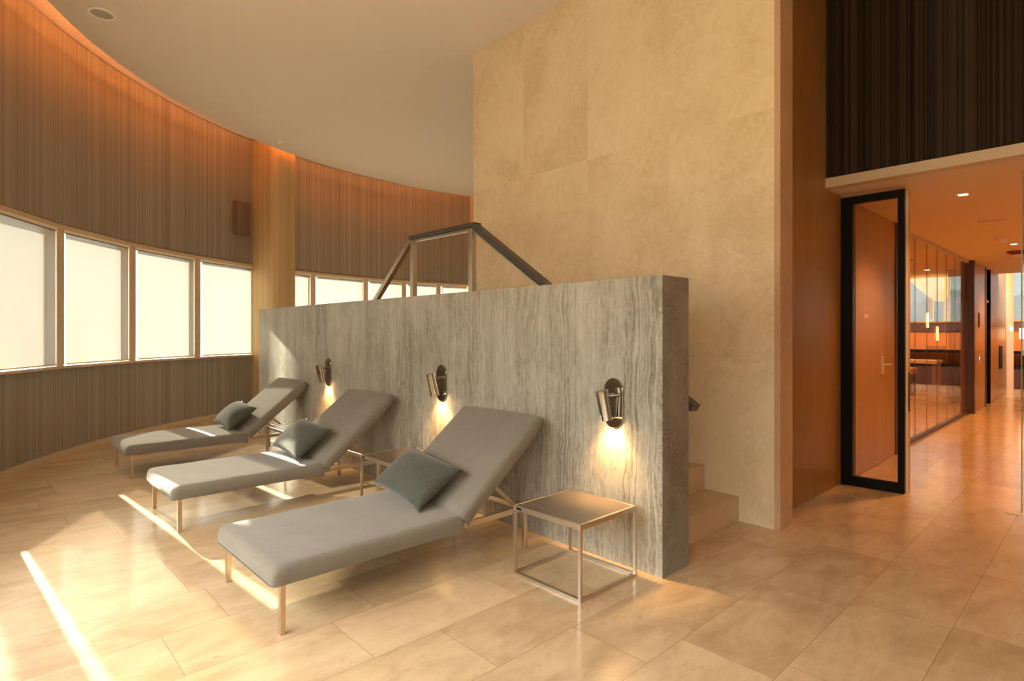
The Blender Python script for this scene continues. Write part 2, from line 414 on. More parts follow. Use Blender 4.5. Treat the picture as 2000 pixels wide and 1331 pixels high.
# header wall over the corridor
struct(boxo('wall_header', 5.32, 5.42, -5.3, 1.733, 2.682, ZC, M['slat_unlit']))
struct(boxo('trim_1', 5.305, 5.42, -5.3, 1.733, 2.60, 2.68, M['beige']))
struct(boxo('ceiling_corridor', 5.422, 15.5, -3.0, 4.8, 2.60, 2.72, M['ceil2']))
struct(boxo('wall_back', -2.3, 5.42, -5.5, -5.3, 0.0, ZT, M['beige']))
struct(boxo('wall_right', 5.42, 19.4, -3.2, -3.0, 0.0, 3.7, M['wood2']))
struct(boxo('wall_side', 5.32, 5.42, -5.3, -3.0, 0.0, 2.6, M['wood2']))
# corridor left wall, run by run
struct(boxo('wall_corridor', 5.93, 7.52, 1.735, 1.80, 0.0, 2.6, M['wood2']))

# travertine low wall
lw = empty('wall_middle'); struct(lw)
boxo('long_slab', 2.77, 3.048, 1.76, 7.857, 0.0, 1.677, M['trav'], lw)
boxo('end_slab', 2.77, 3.048, 1.733, 1.7595, 0.0, 1.677, travertine_mat('silver_travertine_wavy', 0.55, 3.2), lw)

# stairs
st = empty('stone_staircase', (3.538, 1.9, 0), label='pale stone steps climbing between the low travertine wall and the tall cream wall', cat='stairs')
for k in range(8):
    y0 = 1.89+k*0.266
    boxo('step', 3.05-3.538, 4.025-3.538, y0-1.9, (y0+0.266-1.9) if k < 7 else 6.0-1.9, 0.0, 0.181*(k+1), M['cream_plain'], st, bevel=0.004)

# unseen deck added behind the low wall to bounce sun onto the ceiling
bm = bmesh.new(); poly = [tuple(facade(s_of(a), -0.62)) for a in (77, 80, 84, 88, 92, 96, 100, 104, 108, 112, 114.5)]+[(3.05, 7.8), (3.05, 6.002), (4.03, 6.002), (4.03, 4.907), (8.745, 4.907)]
lo = [bm.verts.new((x, y, 0.0)) for x, y in poly]; hi = [bm.verts.new((x, y, 0.92)) for x, y in poly]
ff = [bm.faces.new(lo), bm.faces.new(hi)]
for i in range(len(poly)): bm.faces.new((lo[i], lo[(i+1) % len(poly)], hi[(i+1) % len(poly)], hi[i]))
bmesh.ops.triangulate(bm, faces=ff)
struct(link('floor_bounce_deck', bm, plain('pale_bounce_deck', (0.80, 0.74, 0.62), 0.35)))

# handrail
hr = empty('handrail', (3.14, 1.76, 0), label='steel stair railing with dark grip rising above the low travertine wall', cat='railing')
def rel(p): return (p[0]-3.14, p[1]-1.76, p[2])
P0, P1, P2, P3 = (3.14, 1.74, 0.905), (3.14, 3.79, 2.275), (3.14, 4.765, 2.285), (3.14, 5.75, 1.475)
bm = bmesh.new(); bar(bm, rel(P0), rel(P1), 0.085, 0.045); bar(bm, rel((3.14, 3.77, 2.285)), rel((3.14, 4.77, 2.292)), 0.085, 0.04)
link('grip', bm, M['rubber'], hr, bevel=0.006)
bm = bmesh.new()
bar(bm, rel((3.13, 1.80, 0.905)), rel((3.13, 3.80, 2.237)), 0.045, 0.014); bar(bm, rel((3.13, 3.80, 2.25)), rel((3.13, 4.79, 2.258)), 0.045, 0.022)
link('support_bar', bm, M['steel2'], hr, bevel=0.002)
bm = bmesh.new(); bar(bm, rel((3.13, 4.77, 2.265)), rel(P3), 0.05, 0.05)
link('sloping_bar', bm, M['steel2'], hr, bevel=0.003)
for y in (3.83, 4.73):
    boxo('post', -0.035, 0.015, y-0.025-1.76, y+0.025-1.76, 1.45, 2.25, M['steel2'], hr, bevel=0.003)
boxo('bracket', -0.09, -0.03, 2.0-1.76, 2.04-1.76, 1.03, 1.06, M['steel2'], hr)

# column : rounded front, ribbed
ca = math.radians(113.75); bm = bmesh.new(); uvl = bm.loops.layers.uv.new('UVMap')
hw, d0, d1, cr = 0.225, -0.56, 0.0, 0.17
prof = [(-hw, d1)]
for i in range(7):
    a = PI+ (PI/2)*i/6; prof.append((-hw+0.03+0.03*math.cos(a), d0+0.03+0.03*math.sin(a)))
for i in range(9):
    a = -PI/2+(PI/2)*i/8; prof.append((hw-cr+cr*math.cos(a), d0+cr+cr*math.sin(a)))
prof.append((hw, d1))
N = Vector((math.cos(ca), math.sin(ca))); T = Vector((-math.sin(ca), math.cos(ca)))
base = Vector((CX, CY))+N*(RR-0.002)
ring = []; L = 0; Ls = []
for i, (u, v) in enumerate(prof):
    p = base+T*u+N*v
    if i: L += (p-last).length
    last = p; Ls.append(L); ring.append((bm.verts.new((p.x, p.y, 0)), bm.verts.new((p.x, p.y, ZT-0.012))))
for i in range(len(ring)-1):
    f = bm.faces.new((ring[i][0], ring[i+1][0], ring[i+1][1], ring[i][1]))
    for lp in f.loops: lp[uvl].uv = (Ls[i] if lp.vert in ring[i] else Ls[i+1], lp.vert.co.z)
f = bm.faces.new((ring[-1][0], ring[0][0], ring[0][1], ring[-1][1]))
bm.faces.new([r[0] for r in ring][::-1]); bm.faces.new([r[1] for r in ring])
col = link('wall_pier', bm, M['slat_col']); struct(col)
# small box on the wall left of the pier
bm = bmesh.new()
p = facade(s_of(117.6), 0); nrm = Vector((math.cos(math.radians(117.6)), math.sin(math.radians(117.6)))); tg = Vector((-nrm.y, nrm.x))
for z0, z1 in ((3.02, 3.58),):
    vs = []
    for z in (z0, z1):
        for a, b in ((-0.14, -0.001), (0.14, -0.001), (0.14, -0.10), (-0.14, -0.10)):
            q = p+tg*a+nrm*b; vs.append(bm.verts.new((q.x, q.y, z)))
    for q in ((0, 3, 2, 1), (4, 5, 6, 7), (0, 1, 5, 4), (1, 2, 6, 5), (2, 3, 7, 6), (3, 0, 4, 7)): bm.faces.new([vs[i] for i in q])
props(link('wall_box', bm, plain('brown_box', (0.19, 0.13, 0.09), 0.6), bevel=0.006), 'small plain brown box on the ribbed wall just left of the ribbed pier', 'wall box')

# ------------------------------------------------------------------ windows of the curved facade
angs = [A0+0.1, 80.8, 87.6, 95.0, 104.8, 114.6, 124.4, 134.15, 143.9, 153.7, 163.5]
bs = [s_of(a) for a in angs]
while bs[-1]+1.277 < S_END: bs.append(bs[-1]+1.277)
def obox(bm, A, B, u0, u1, n0, n1, z0, z1):
    """box along the chord A-B : u metres from A, n metres outward"""
    d = (B-A); Lc = d.length; d = d/Lc; nn = Vector((d.y, -d.x))
    mid = (A+B)/2
    if (mid+nn*0.1-Vector((CX, CY))).length < (mid-Vector((CX, CY))).length and mid.y > 4.5: nn = -nn
    if mid.y <= 4.5 and nn.x > 0: nn = -nn
    vs = []
    for z in (z0, z1):
        for u, nq in ((u0, n0), (u1, n0), (u1, n1), (u0, n1)):
            q = A+d*u+nn*nq; vs.append(bm.verts.new((q.x, q.y, z)))
    for q in ((0, 3, 2, 1), (4, 5, 6, 7), (0, 1, 5, 4), (1, 2, 6, 5), (2, 3, 7, 6), (3, 0, 4, 7)): bm.faces.new([vs[i] for i in q])
for i, (sa, sb) in enumerate(zip(bs, bs[1:])):
    A, B = facade(sa), facade(sb); Lc = (B-A).length
    wE = empty('window_%d' % (i+1)); struct(wE)
    bm = bmesh.new()
    obox(bm, A, B, 0.04, Lc-0.04, -0.012, 0.16, ZH-0.045, ZH)        # head
    obox(bm, A, B, 0.04, Lc-0.04, -0.03, 0.16, ZS, ZS+0.03)          # sill
    obox(bm, A, B, 0.0555, 0.07, 0.10, 0.16, ZS+0.03, ZH-0.045)
    obox(bm, A, B, Lc-0.07, Lc-0.0555, 0.10, 0.16, ZS+0.03, ZH-0.045)
    link('frame', bm, M['frame'], wE, bevel=0.003, seg=1)
    bm = bmesh.new(); obox(bm, A, B, Lc-0.055, Lc+0.055, -0.012, 0.17, ZS, ZH); link('mullion', bm, M['frame'], wE, bevel=0.003, seg=1)
    bm = bmesh.new(); obox(bm, A, B, 0.056, Lc-0.056, 0.145, 0.153, ZS+0.03, ZH-0.045); link('pane', bm, M['pane'], wE)
    if i > 10:
        continue      # these blinds, beside and behind the camera, are rolled up
    bm = bmesh.new(); obox(bm, A, B, 0.067, Lc-0.055-0.042, 0.004, 0.0045, ZS+0.05, ZH-0.083)
    # single sheet of fabric
    link('shade', bm, M['shade'], wE)
    bm = bmesh.new(); obox(bm, A, B, 0.067, Lc-0.055-0.040, -0.004, 0.012, ZS+0.038, ZS+0.056); link('hem_bar', bm, M['steel'], wE)
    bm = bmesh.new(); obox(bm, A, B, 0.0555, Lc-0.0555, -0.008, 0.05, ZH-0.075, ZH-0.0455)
    obox(bm, A, B, 0.0555, 0.066, -0.008, 0.0, ZS+0.031, ZH-0.0755); link('sunlit_cassette_band', bm, M['sunlit_cream'], wE)  # head band and side strip painted bright as if caught by sun
    bm = bmesh.new(); obox(bm, A, B, 0.066, Lc-0.0555, 0.002, 0.03, ZH-0.083, ZH-0.0755); link('roller', bm, M['sill'], wE)

# ------------------------------------------------------------------ sun loungers
WID = 0.80
def make_lounger():
    r = empty('sun_lounger')
    # legs (origin: foot end, near side; x runs towards the wall)
    ys = (0.022, WID-0.036)
    for x in (0.03, 1.56):
        for y in ys:
            boxo('leg', x-0.0125, x+0.0125, y-0.0125, y+0.0125, 0.0, 0.235, M['steel'], r, bevel=0.0015, seg=1)
    bm = bmesh.new()
    for y in ys: box(bm, 0.03, 1.5725, y-0.0125, y+0.0125, 0.2355, 0.268)
    for x in (0.03, 1.56): box(bm, x-0.0125, x+0.0125, ys[0]+0.0126, ys[1]-0.0126, 0.2355, 0.268)
    link('frame', bm, M['steel'], r, bevel=0.0015, seg=1)
    bm = bmesh.new()
    for y in (0.10, WID-0.12): bar(bm, (1.33, y, 0.44), (1.545, y, 0.255), 0.014, 0.022)
    cyl(bm, (1.33, 0.06, 0.44), (1.33, WID-0.08, 0.44), 0.008, 10)
    link('backrest_prop', bm, M['steel'], r)
    # seat cushion with rounded foot end
    path = [(-0.016, 0.225), (-0.022, 0.25), (-0.018, 0.278), (-0.004, 0.300), (0.02, 0.312), (0.05, 0.315)]
    path += [(0.05+i*0.1, 0.315+0.002*math.sin(i*1.7)) for i in range(1, 10)]+[(1.0, 0.314), (1.04, 0.312), (1.065, 0.306)]
    bm = bmesh.new(); rnd = 0.035; ny = 12; K = 5
    def xs_profile(top, bot, ins, puff):
        pts = [(ins+0.006, bot), (ins, bot+0.01), (ins, top-rnd)]
        for k in range(1, K+1):
            a = PI/2*k/K; pts.append((ins+rnd*(1-math.cos(a)), top-rnd*(1-math.sin(a))))
        for k in range(1, ny):
            y = ins+rnd+(WID-2*ins-2*rnd)*k/ny; c = (y/WID-0.5)*2; pts.append((y, top+puff*(1-c*c)))
        return pts+[(WID-a, b) for a, b in reversed(pts[:3+K])]
    rows = []
    stations = [(-0.022, 0.262, 0.03), (-0.019, 0.283, 0.016), (-0.010, 0.301, 0.007), (0.006, 0.311, 0.001), (0.03, 0.315, 0.0)]
    stations += [(0.03+0.06*i, 0.315+0.0016*math.sin(i*1.3), 0.0008*math.sin(i*2.1)) for i in range(1, 17)]+[(1.03, 0.313, 0.0), (1.05, 0.308, 0.002), (1.06, 0.298, 0.003)]
    for x, top, ins in stations:
        sag = 0.004*math.sin(x*9)
        bot = 0.222 - (0.012 if x > 0.9 else 0)*(x-0.9)/0.16 
        rows.append([bm.verts.new((x, y, z)) for y, z in xs_profile(top, bot, max(ins, -0.002), 0.006)])
    m = len(rows[0])
    for a, b in zip(rows, rows[1:]):
        for j in range(m-1): bm.faces.new((a[j], a[j+1], b[j+1], b[j]))
        bm.faces.new((a[m-1], a[0], b[0], b[m-1]))
    bm.faces.new(rows[0]); bm.faces.new(rows[-1])
    sharpen(link('seat_cushion', bm, M['fabric'], r, smooth=True))
    # back cushion
    bm = bmesh.new(); ang = math.atan2(0.50, 0.63); Lb = 0.83
    rows = []; th = 0.088
    tt = [0.0, 0.01, 0.03, 0.1, 0.2, 0.3, 0.4, 0.5, 0.6, 0.68, 0.75, 0.79, 0.81, 0.822, 0.83]
    for t_ in tt:
        e = max(0.0, (t_-0.79)/0.04); rr = 1-math.sqrt(max(0, 1-e*e))
        top = 0.0-0.03*rr-(0.012*(1-t_/0.03) if t_ < 0.03 else 0); 
        tk = th-0.0*t_-0.03*max(0, (t_-0.70)/0.13)
        ins = 0.02*rr+0.004
        row = []
        for y, z in xs_profile(top, top-tk+0.03*rr*0.5, ins, 0.008):
            X = t_*math.cos(ang)-z*math.sin(ang); Z = t_*math.sin(ang)+z*math.cos(ang)
            row.append(bm.verts.new((1.035+X, y, 0.318+Z)))
        rows.append(row)
    for a, b in zip(rows, rows[1:]):
        for j in range(m-1): bm.faces.new((a[j], a[j+1], b[j+1], b[j]))
        bm.faces.new((a[m-1], a[0], b[0], b[m-1]))
    bm.faces.new(rows[0]); bm.faces.new(rows[-1])
    sharpen(link('back_cushion', bm, M['fabric'], r, smooth=True))
    return r
def copy_tree(o, parent=None):
    c = o.copy(); C.objects.link(c); c.parent = parent
    for ch in list(o.children): copy_tree(ch, c)
    return c
proto = make_lounger()
LS = [((0.982, 2.565), 'grey cushioned sun lounger in the foreground, nearest the side table at the wall end'),
      ((0.995, 4.378), 'middle grey sun lounger of the three, its seat lit by a band of sun'),
      ((1.045, 6.29), 'farthest grey sun lounger, nearest the curved ribbed wall and its windows')]
loungers = []
for i, ((x, y), lab) in enumerate(LS):
    o = proto if i == 0 else copy_tree(proto)
    o.location = (x, y, 0); props(o, lab, 'sun lounger', 'grey sun loungers along the travertine wall'); loungers.append(o)

# ------------------------------------------------------------------ pillows
def make_pillow():
    r = empty('throw_pillow')
    a, b, h = 0.315, 0.18, 0.105; n = 26; bm = bmesh.new(); G = {}
    for sgn in (1, -1):
        for i in range(n+1):
            for j in range(n+1):
                u = -1+2*i/n; v = -1+2*j/n
                edge = i in (0, n) or j in (0, n)
                if edge and sgn < 0: G[(sgn, i, j)] = G[(1, i, j)]; continue
                k = (1-u**4)*(1-v**4)
                pin = 0.10
                X = a*u*(1-pin*(1-abs(v)**2.5)*abs(u)**2); Y = b*v*(1-pin*(1-abs(u)**2.5)*abs(v)**2)
                z = h*(max(0, (1-u*u)*(1-v*v))**0.5)
                ed = max(abs(u), abs(v))**6; rp = 0.004*math.sin(u*23+v*2)*k*ed+0.0025*math.sin(u*3.1+v*4.3+1)*k
                if sgn < 0: z *= 0.5
                G[(sgn, i, j)] = bm.verts.new((X, Y, sgn*(z+rp*(1 if not edge else 0))))
        for i in range(n):
            for j in range(n):
                q = [G[(sgn, i, j)], G[(sgn, i+1, j)], G[(sgn, i+1, j+1)], G[(sgn, i, j+1)]]
                bm.faces.new(q if sgn > 0 else q[::-1])
    link('cover', bm, M['pillow'], r, smooth=True)
    bm = bmesh.new()
    box(bm, -a*0.86, -a*0.80, b*0.90, b*0.90+0.022, -0.003, 0.001)
    t = link('care_tag', bm, M['white'], r); t['label'] = 'white care tag'
    return r
pp = make_pillow()
PS = [((2.055, 3.05, 0.425), 83, 35, 'dark green-grey pillow on the foreground sun lounger'),
      ((2.065, 4.82, 0.435), 86, 37, 'green-grey pillow on the middle sun lounger'),
      ((2.115, 6.68, 0.435), 87, 37, 'green-grey pillow on the farthest sun lounger')]
for i, (loc, rz, tilt, lab) in enumerate(PS):
    o = pp if i == 0 else copy_tree(pp)
    mz = Matrix.Translation(loc) @ Matrix.Rotation(math.radians(-tilt), 4, 'Y') @ Matrix.Rotation(math.radians(rz+180), 4, 'Z')
    o.matrix_world = mz
    nv = mz.to_3x3() @ Vector((0, 0, 1))
    o.location = Vector(loc)+nv*0.03
    props(o, lab, 'pillow', 'pillows on the sun loungers')

# ------------------------------------------------------------------ side tables
def make_table():
    r = empty('side_table'); s = 0.49; h = 0.392; t = 0.0165
    bm = bmesh.new(); z0, z1 = h-0.028, h
    box(bm, 0, s, 0, t, z0, z1); box(bm, 0, s, s-t, s, z0, z1); box(bm, 0, t, t, s-t, z0, z1); box(bm, s-t, s, t, s-t, z0, z1)
    link('top_frame', bm, M['steel3'], r, bevel=0.001, seg=1)
    boxo('table_top', t, s-t, t, s-t, h-0.012, h-0.002, M['tabletop'], r)
    for x in (t/2, s-t/2):
        for y in (t/2, s-t/2): boxo('leg', x-t/2, x+t/2, y-t/2, y+t/2, t, z0-0.0002, M['steel3'], r)
    bm = bmesh.new()
    box(bm, 0, s, 0, t, 0, t); box(bm, 0, s, s-t, s, 0, t); box(bm, 0, t, t, s-t, 0, t); box(bm, s-t, s, t, s-t, 0, t)
    link('base_frame', bm, M['steel3'], r)
    bd = boxo('badge', -0.0015, 0.0, s-0.065, s-0.028, h-0.021, h-0.010, M['black'], r); bd['label'] = 'small dark nameplate'
    return r
tp = make_table()
TS = [((2.212, 1.853), 'square metal side table in the foreground, by the end of the low wall'),
      ((2.245, 3.66), 'square metal side table between the foreground and middle sun loungers'),
      ((2.225, 5.62), 'square metal side table between the middle and farthest sun loungers')]
for i, ((x, y), lab) in enumerate(TS):
    o = tp if i == 0 else copy_tree(tp)
    o.location = (x, y, 0); props(o, lab, 'side table', 'metal side tables by the loungers')

# ------------------------------------------------------------------ wall sconces
def make_sconce():
    r = empty('wall_sconce')      # origin on wall face, centre of plate ; -x points to the room
    bm = bmesh.new(); hw, hh = 0.066, 0.148; pr = []
    for i in range(17): a = PI*i/16; pr.append((hw*math.cos(a), hh-hw+hw*math.sin(a)))
    for i in range(17): a = PI+PI*i/16; pr.append((hw*math.cos(a), -(hh-hw)+hw*math.sin(a)))
    A = [bm.verts.new((-0.0005, y, z)) for y, z in pr]; B = [bm.verts.new((-0.010, y, z)) for y, z in pr]; D = [bm.verts.new((-0.0125, y*0.965, z*0.985)) for y, z in pr]
    n = len(pr)
    for P, Q in ((A, B), (B, D)):
        for i in range(n): bm.faces.new((P[i], P[(i+1) % n], Q[(i+1) % n], Q[i]))
    bm.faces.new(A); bm.faces.new(D)
    link('back_plate', bm, M['chrome'], r)
    bm = bmesh.new(); cyl(bm, (-0.013, 0.0, 0.045), (-0.06, 0.0, 0.045), 0.011, 16); link('arm', bm, M['chrome'], r, smooth=False)
    top = Vector((-0.108, 0.012, 0.078)); bot = Vector((-0.072, 0.0, -0.092)); d = (bot-top).normalized()
    bm = bmesh.new(); cyl(bm, top+d*0.008, bot, 0.036, 32, cap=False); cyl(bm, top+d*0.008, bot, 0.0335, 32, cap=False)
    # lower rim
    sh = link('lamp_tube', bm, M['chrome'], r, smooth=True)
    bm = bmesh.new(); cyl(bm, top, top+d*0.012, 0.0375, 32); cyl(bm, top+d*0.0005+Vector((0, 0, 0.0)), top-d*0.003, 0.03, 32)
    link('cap', bm, M['chrome'], r, bevel=0.0015, seg=1)
    bm = bmesh.new(); cyl(bm, bot-d*0.022, bot-d*0.016, 0.030, 24); link('bulb', bm, M['bulb'], sh)
    ld = bpy.data.lights.new('sconce_beam', 'SPOT'); ld.energy = 15; ld.color = (1.0, 0.56, 0.21); ld.spot_size = math.radians(96); ld.spot_blend = 1.0; ld.shadow_soft_size = 0.02
    lo = bpy.data.objects.new('sconce_beam', ld); C.objects.link(lo); lo.parent = sh
    lo.location = bot-d*0.006
    lo.rotation_euler = (-(Vector((0.16, 0, -1)))).to_track_quat('Z', 'Y').to_euler()
    return r
sc = make_sconce()
SS = [((2.77, 2.059, 0.942), 'nickel wall sconce on the travertine wall nearest its right end, above the foreground side table'),
      ((2.77, 3.77, 0.954), 'nickel wall sconce in the middle of the three on the travertine wall'),
      ((2.77, 5.80, 0.945), 'nickel wall sconce farthest along the travertine wall, above the farthest lounger')]
for i, (loc, lab) in enumerate(SS):
    o = sc if i == 0 else copy_tree(sc)
    o.location = loc; props(o, lab, 'wall lamp', 'reading sconces on the travertine wall')

# ------------------------------------------------------------------ ceiling fittings of the main room
sp_ = empty('ceiling_speaker', (0.909, 6.776, ZC), label='round white ceiling speaker with a beige grille near the curved ceiling edge', cat='speaker')
bm = bmesh.new(); lathe(bm, [(0.090, 0.0), (0.091, -0.008), (0.108, -0.012), (0.118, -0.006), (0.119, 0.0)], n=48); link('ring', bm, plain('bright_white_ring', (0.92, 0.88, 0.8), 0.5), sp_, smooth=True)
bm = bmesh.new(); lathe(bm, [(0.0915, 0.0), (0.0915, -0.003), (0.0, -0.0035)][:2], n=48); link('grille', bm, M['grille'], sp_)
sn = empty('ceiling_sensor', (3.601, 9.285, ZC), label='small white round smoke sensor on the ceiling above the ribbed pier', cat='sensor')
bm = bmesh.new(); lathe(bm, [(0.055, 0.0), (0.055, -0.012), (0.046, -0.018)], n=32); link('base', bm, M['white'], sn, smooth=False)
bm = bmesh.new(); lathe(bm, [(0.034, -0.0185), (0.034, -0.03), (0.022, -0.042)], n=32); link('head', bm, M['white'], sn, smooth=False)

# ------------------------------------------------------------------ glass door at the corridor mouth
dr = empty('door_1'); struct(dr)
X = 5.70
bm = bmesh.new(); box(bm, X, X+0.05, 1.640, 1.7335, 0.003, 2.575); box(bm, X, X+0.05, 1.25, 1.297, 0.003, 2.575)
box(bm, X, X+0.05, 1.2971, 1.6399, 0.003, 0.085); box(bm, X, X+0.05, 1.2971, 1.6399, 2.51, 2.575)
link('black_frame', bm, M['black'], dr, bevel=0.002, seg=1)
boxo('glass', X+0.022, X+0.03, 1.2972, 1.6398, 0.0851, 2.5099, M['pane_door'], dr)
boxo('edge_profile', X+0.0505, X+0.13, 1.25, 1.275, 0.003, 2.575, M['alu'], dr)
boxo('wooden_edge', X+0.1305, X+0.215, 1.252, 1.275, 0.003, 2.57, M['wood2'], dr)
boxo('pull_recess', X+0.15, X+0.19, 1.2505, 1.2519, 0.68, 1.02, M['black'], dr)
# frameless leaf at the other side
gd = empty('door_2'); struct(gd)
boxo('glass', 5.70, 5.712, -0.45, 0.505, 0.012, 2.575, M['pane_door'], gd)
boxo('edge_seal', 5.698, 5.714, 0.5055, 0.512, 0.012, 2.575, plain('clear_seal', (0.30, 0.28, 0.22), 0.3), gd)
props(boxo('floor_plate', 5.665, 5.735, 0.515, 0.60, 0.0, 0.006, M['alu'], bevel=0.002), 'small steel floor plate at the edge of the glass door opening', 'floor plate')

# wooden door in the corridor wall, sign and handle
wd = empty('door_3'); struct(wd)
boxo('door_leaf', 6.12, 6.99, 1.722, 1.7345, 0.006, 2.50, M['wood2'], wd)
boxo('jamb', 6.03, 6.075, 1.705, 1.7345, 0.0, 2.56, M['wood2'], wd)
dh = boxo('door_handle', 6.93, 6.96, 1.706, 1.7215, 0.93, 1.12, M['alu'], wd)
bm = bmesh.new(); cyl(bm, (6.945, 1.705, 1.03), (6.945, 1.665, 1.03), 0.009, 12); cyl(bm, (6.945, 1.665, 1.03), (7.07, 1.665, 1.03), 0.009, 12)
link('lever', bm, M['alu'], dh)
props(boxo('door_sign', 6.33, 6.47, 1.7185, 1.7215, 1.505, 1.545, plain('brass_plate', (0.8, 0.6, 0.38), 0.35, 0.4), bevel=0.001), 'small pale rectangular sign on the wooden door behind the glass', 'sign')
boxp = struct(boxo('trim_3', 7.521, 7.585, 1.72, 1.80, 0.0, 2.5995, M['wood_dark']))

# glass partition
gp = empty('window_30'); struct(gp)
xs = [7.586, 8.06, 8.69, 9.33, 9.965, 10.60, 11.24, 11.88, 12.30]
for a, b in zip(xs, xs[1:]):
    boxo('glass_panel', a+0.0072, b-0.0072, 1.79, 1.80, 0.045, 2.56, M['pane_part'], gp)
for a in xs[1:-1]: boxo('joint', a-0.007, a+0.007, 1.788, 1.791, 0.045, 2.56, M['wood_dark'], gp)
boxo('bottom_rail', 7.586, 12.30, 1.77, 1.82, 0.0, 0.045, M['wood_dark'], gp)
boxo('top_rail', 7.586, 12.30, 1.77, 1.82, 2.56, 2.5995, M['beige'], gp)
struct(boxo('trim_4', 12.302, 12.40, 1.70, 1.82, 0.0, 2.5995, M['wood_dark']))
wp = struct(boxo('wall_panel', 12.402, 13.70, 1.735, 1.90, 0.0, 2.5995, M['wood2']))
props(boxo('door_pull', 12.99, 13.01, 1.72, 1.7345, 1.47, 1.73, M['sill']), 'slim dark vertical pull on the wooden panel after the glass partition', 'door pull')
sw = empty('wall_switch', (13.0, 1.734, 0.92), label='small wall switch with a blue light on the wooden panel', cat='switch')
boxo('plate', -0.04, 0.04, -0.01, 0.0, -0.08, 0.08, M['white'], sw); boxo('indicator', -0.015, 0.015, -0.013, -0.0101, -0.02, 0.02, M['blue'], sw)
struct(boxo('trim_5', 13.702, 13.80, 1.725, 1.90, 0.0, 2.5995, M['wood_dark']))
dn = empty('wall_niche'); struct(dn)
boxo('niche_back', 13.802, 14.398, 2.25, 2.30, 0.0, 2.5995, M['black'], dn); boxo('niche_side', 14.36, 14.398, 1.737, 2.248, 0.0, 2.5995, M['black'], dn)
boxo('niche_shelf', 13.802, 14.358, 1.76, 2.2, 1.96, 2.0, plain('pale_shelf', (0.7, 0.55, 0.45), 0.5), dn)
struct(boxo('wall_panel_2', 14.40, 15.28, 1.735, 1.90, 0.0, 2.5995, M['wood2']))
d4 = empty('door_4'); struct(d4)
boxo('door_leaf', 15.32, 16.68, 1.75, 1.82, 0.0, 2.9, M['bronze'], d4)
boxo('vision_panel', 15.62, 16.05, 1.74, 1.7495, 0.62, 1.10, M['black'], d4)
struct(boxo('wall_end', 16.70, 17.85, 1.735, 1.90, 0.0, 3.6, plain('peach_plaster', (0.75, 0.55, 0.38), 0.7)))
props(boxo('wall_thermostat', 17.2, 17.4, 1.70, 1.7345, 1.42, 1.52, M['lampshade'], bevel=0.004), 'small glowing control panel on the peach wall at the corridor end', 'control panel')

# glazed room and far lounge
struct(boxo('wall_room', 7.52, 19.2, 4.8, 4.95, 0.0, 3.6, M['wood2']))
struct(boxo('wall_room_side', 7.40, 7.52, 1.802, 4.795, 0.0, 2.6, M['wood2']))
struct(boxo('ceiling_far', 15.502, 19.4, -3.0, 4.95, 3.6, 3.7, M['ceil2']))
struct(boxo('wall_far', 19.2, 19.35, -3.0, 4.8, 0.0, 1.66, M['terracotta']))
ys_ = [-3.0, -1.3, 0.35, 1.98, 3.6, 4.8]
for i, (a, b) in enumerate(zip(ys_, ys_[1:])):
    we = empty('window_%d' % (40+i)); struct(we)
    boxo('pane', 19.28, 19.29, a+0.05, b-0.05, 1.72, 3.58, M['pane'], we)
    boxo('blind', 19.22, 19.222, a+0.07, b-0.07, 1.702, 3.58, M['shade2'], we)
    bm = bmesh.new(); box(bm, 19.18, 19.32, b-0.06, b+0.0 if b > 4.7 else b+0.06, 1.72, 3.6); link('mullion', bm, M['white'], we)
    boxo('sill', 19.12, 19.35, a, b, 1.661, 1.70, M['wood2'], we)
boxo_ = struct(boxo('trim_7', 19.15, 19.1995, -2.9, 4.79, 1.42, 1.655, M['sill']))
cr_ = empty('credenza', (18.9, 1.0, 0), label='long dark wooden sideboard with an open niche under the far window', cat='sideboard')
boxo('cabinet', -0.28, 0.24, -3.2, 3.75, 0.0, 0.50, M['wood_dark'], cr_)
boxo('lower_shelf', -0.30, 0.24, -3.2, 3.75, 0.502, 0.56, M['black'], cr_)
boxo('upper_shelf', -0.30, 0.24, -3.2, 3.75, 0.86, 0.93, M['black'], cr_)
for y in (-3.2, -0.0, 1.2, 3.72): boxo('divider', -0.28, 0.24, y, y+0.03, 0.562, 0.858, M['wood_dark'], cr_)
# tray on the sideboard, seen through the glass
props(boxo('storage_box', 18.72, 19.0, 3.2, 3.62, 0.932, 1.03, M['wood_dark'], bevel=0.01), 'low dark box standing on the far sideboard, seen through the glass partition', 'box')
props(boxo('serving_tray', 18.72, 19.0, 2.45, 3.1, 0.932, 0.965, M['sill'], bevel=0.01), 'flat dark tray beside the dark box on the far sideboard', 'tray')
# dark sculpture in niche
bm = bmesh.new()
for k in range(9):
    a = k*0.7; cyl(bm, (18.75+0.08*math.cos(a), 1.5+0.10*math.sin(a*1.3), 0.62+0.02*k), (18.75-0.07*math.sin(a), 1.5+0.09*math.cos(a*2), 0.63+0.022*k), 0.022, 8)
box(bm, 18.70, 18.80, 1.45, 1.55, 0.5602, 0.62)
props(link('branching_ornament', bm, M['black']), 'small black twisted ornament in the niche of the far sideboard', 'ornament')
tl = empty('table_lamp', (18.85, 1.60, 0.932), label='table lamp with a glowing square cream shade on the far sideboard', cat='lamp')
bm = bmesh.new(); box(bm, -0.12, 0.12, -0.12, 0.12, 0.30, 0.56); link('lamp_shade', bm, M['lampshade'], tl)
bm = bmesh.new(); lathe(bm, [(0.07, 0.0), (0.07, 0.02), (0.02, 0.03), (0.015, 0.299)], n=20); link('lamp_base', bm, M['steel'], tl)
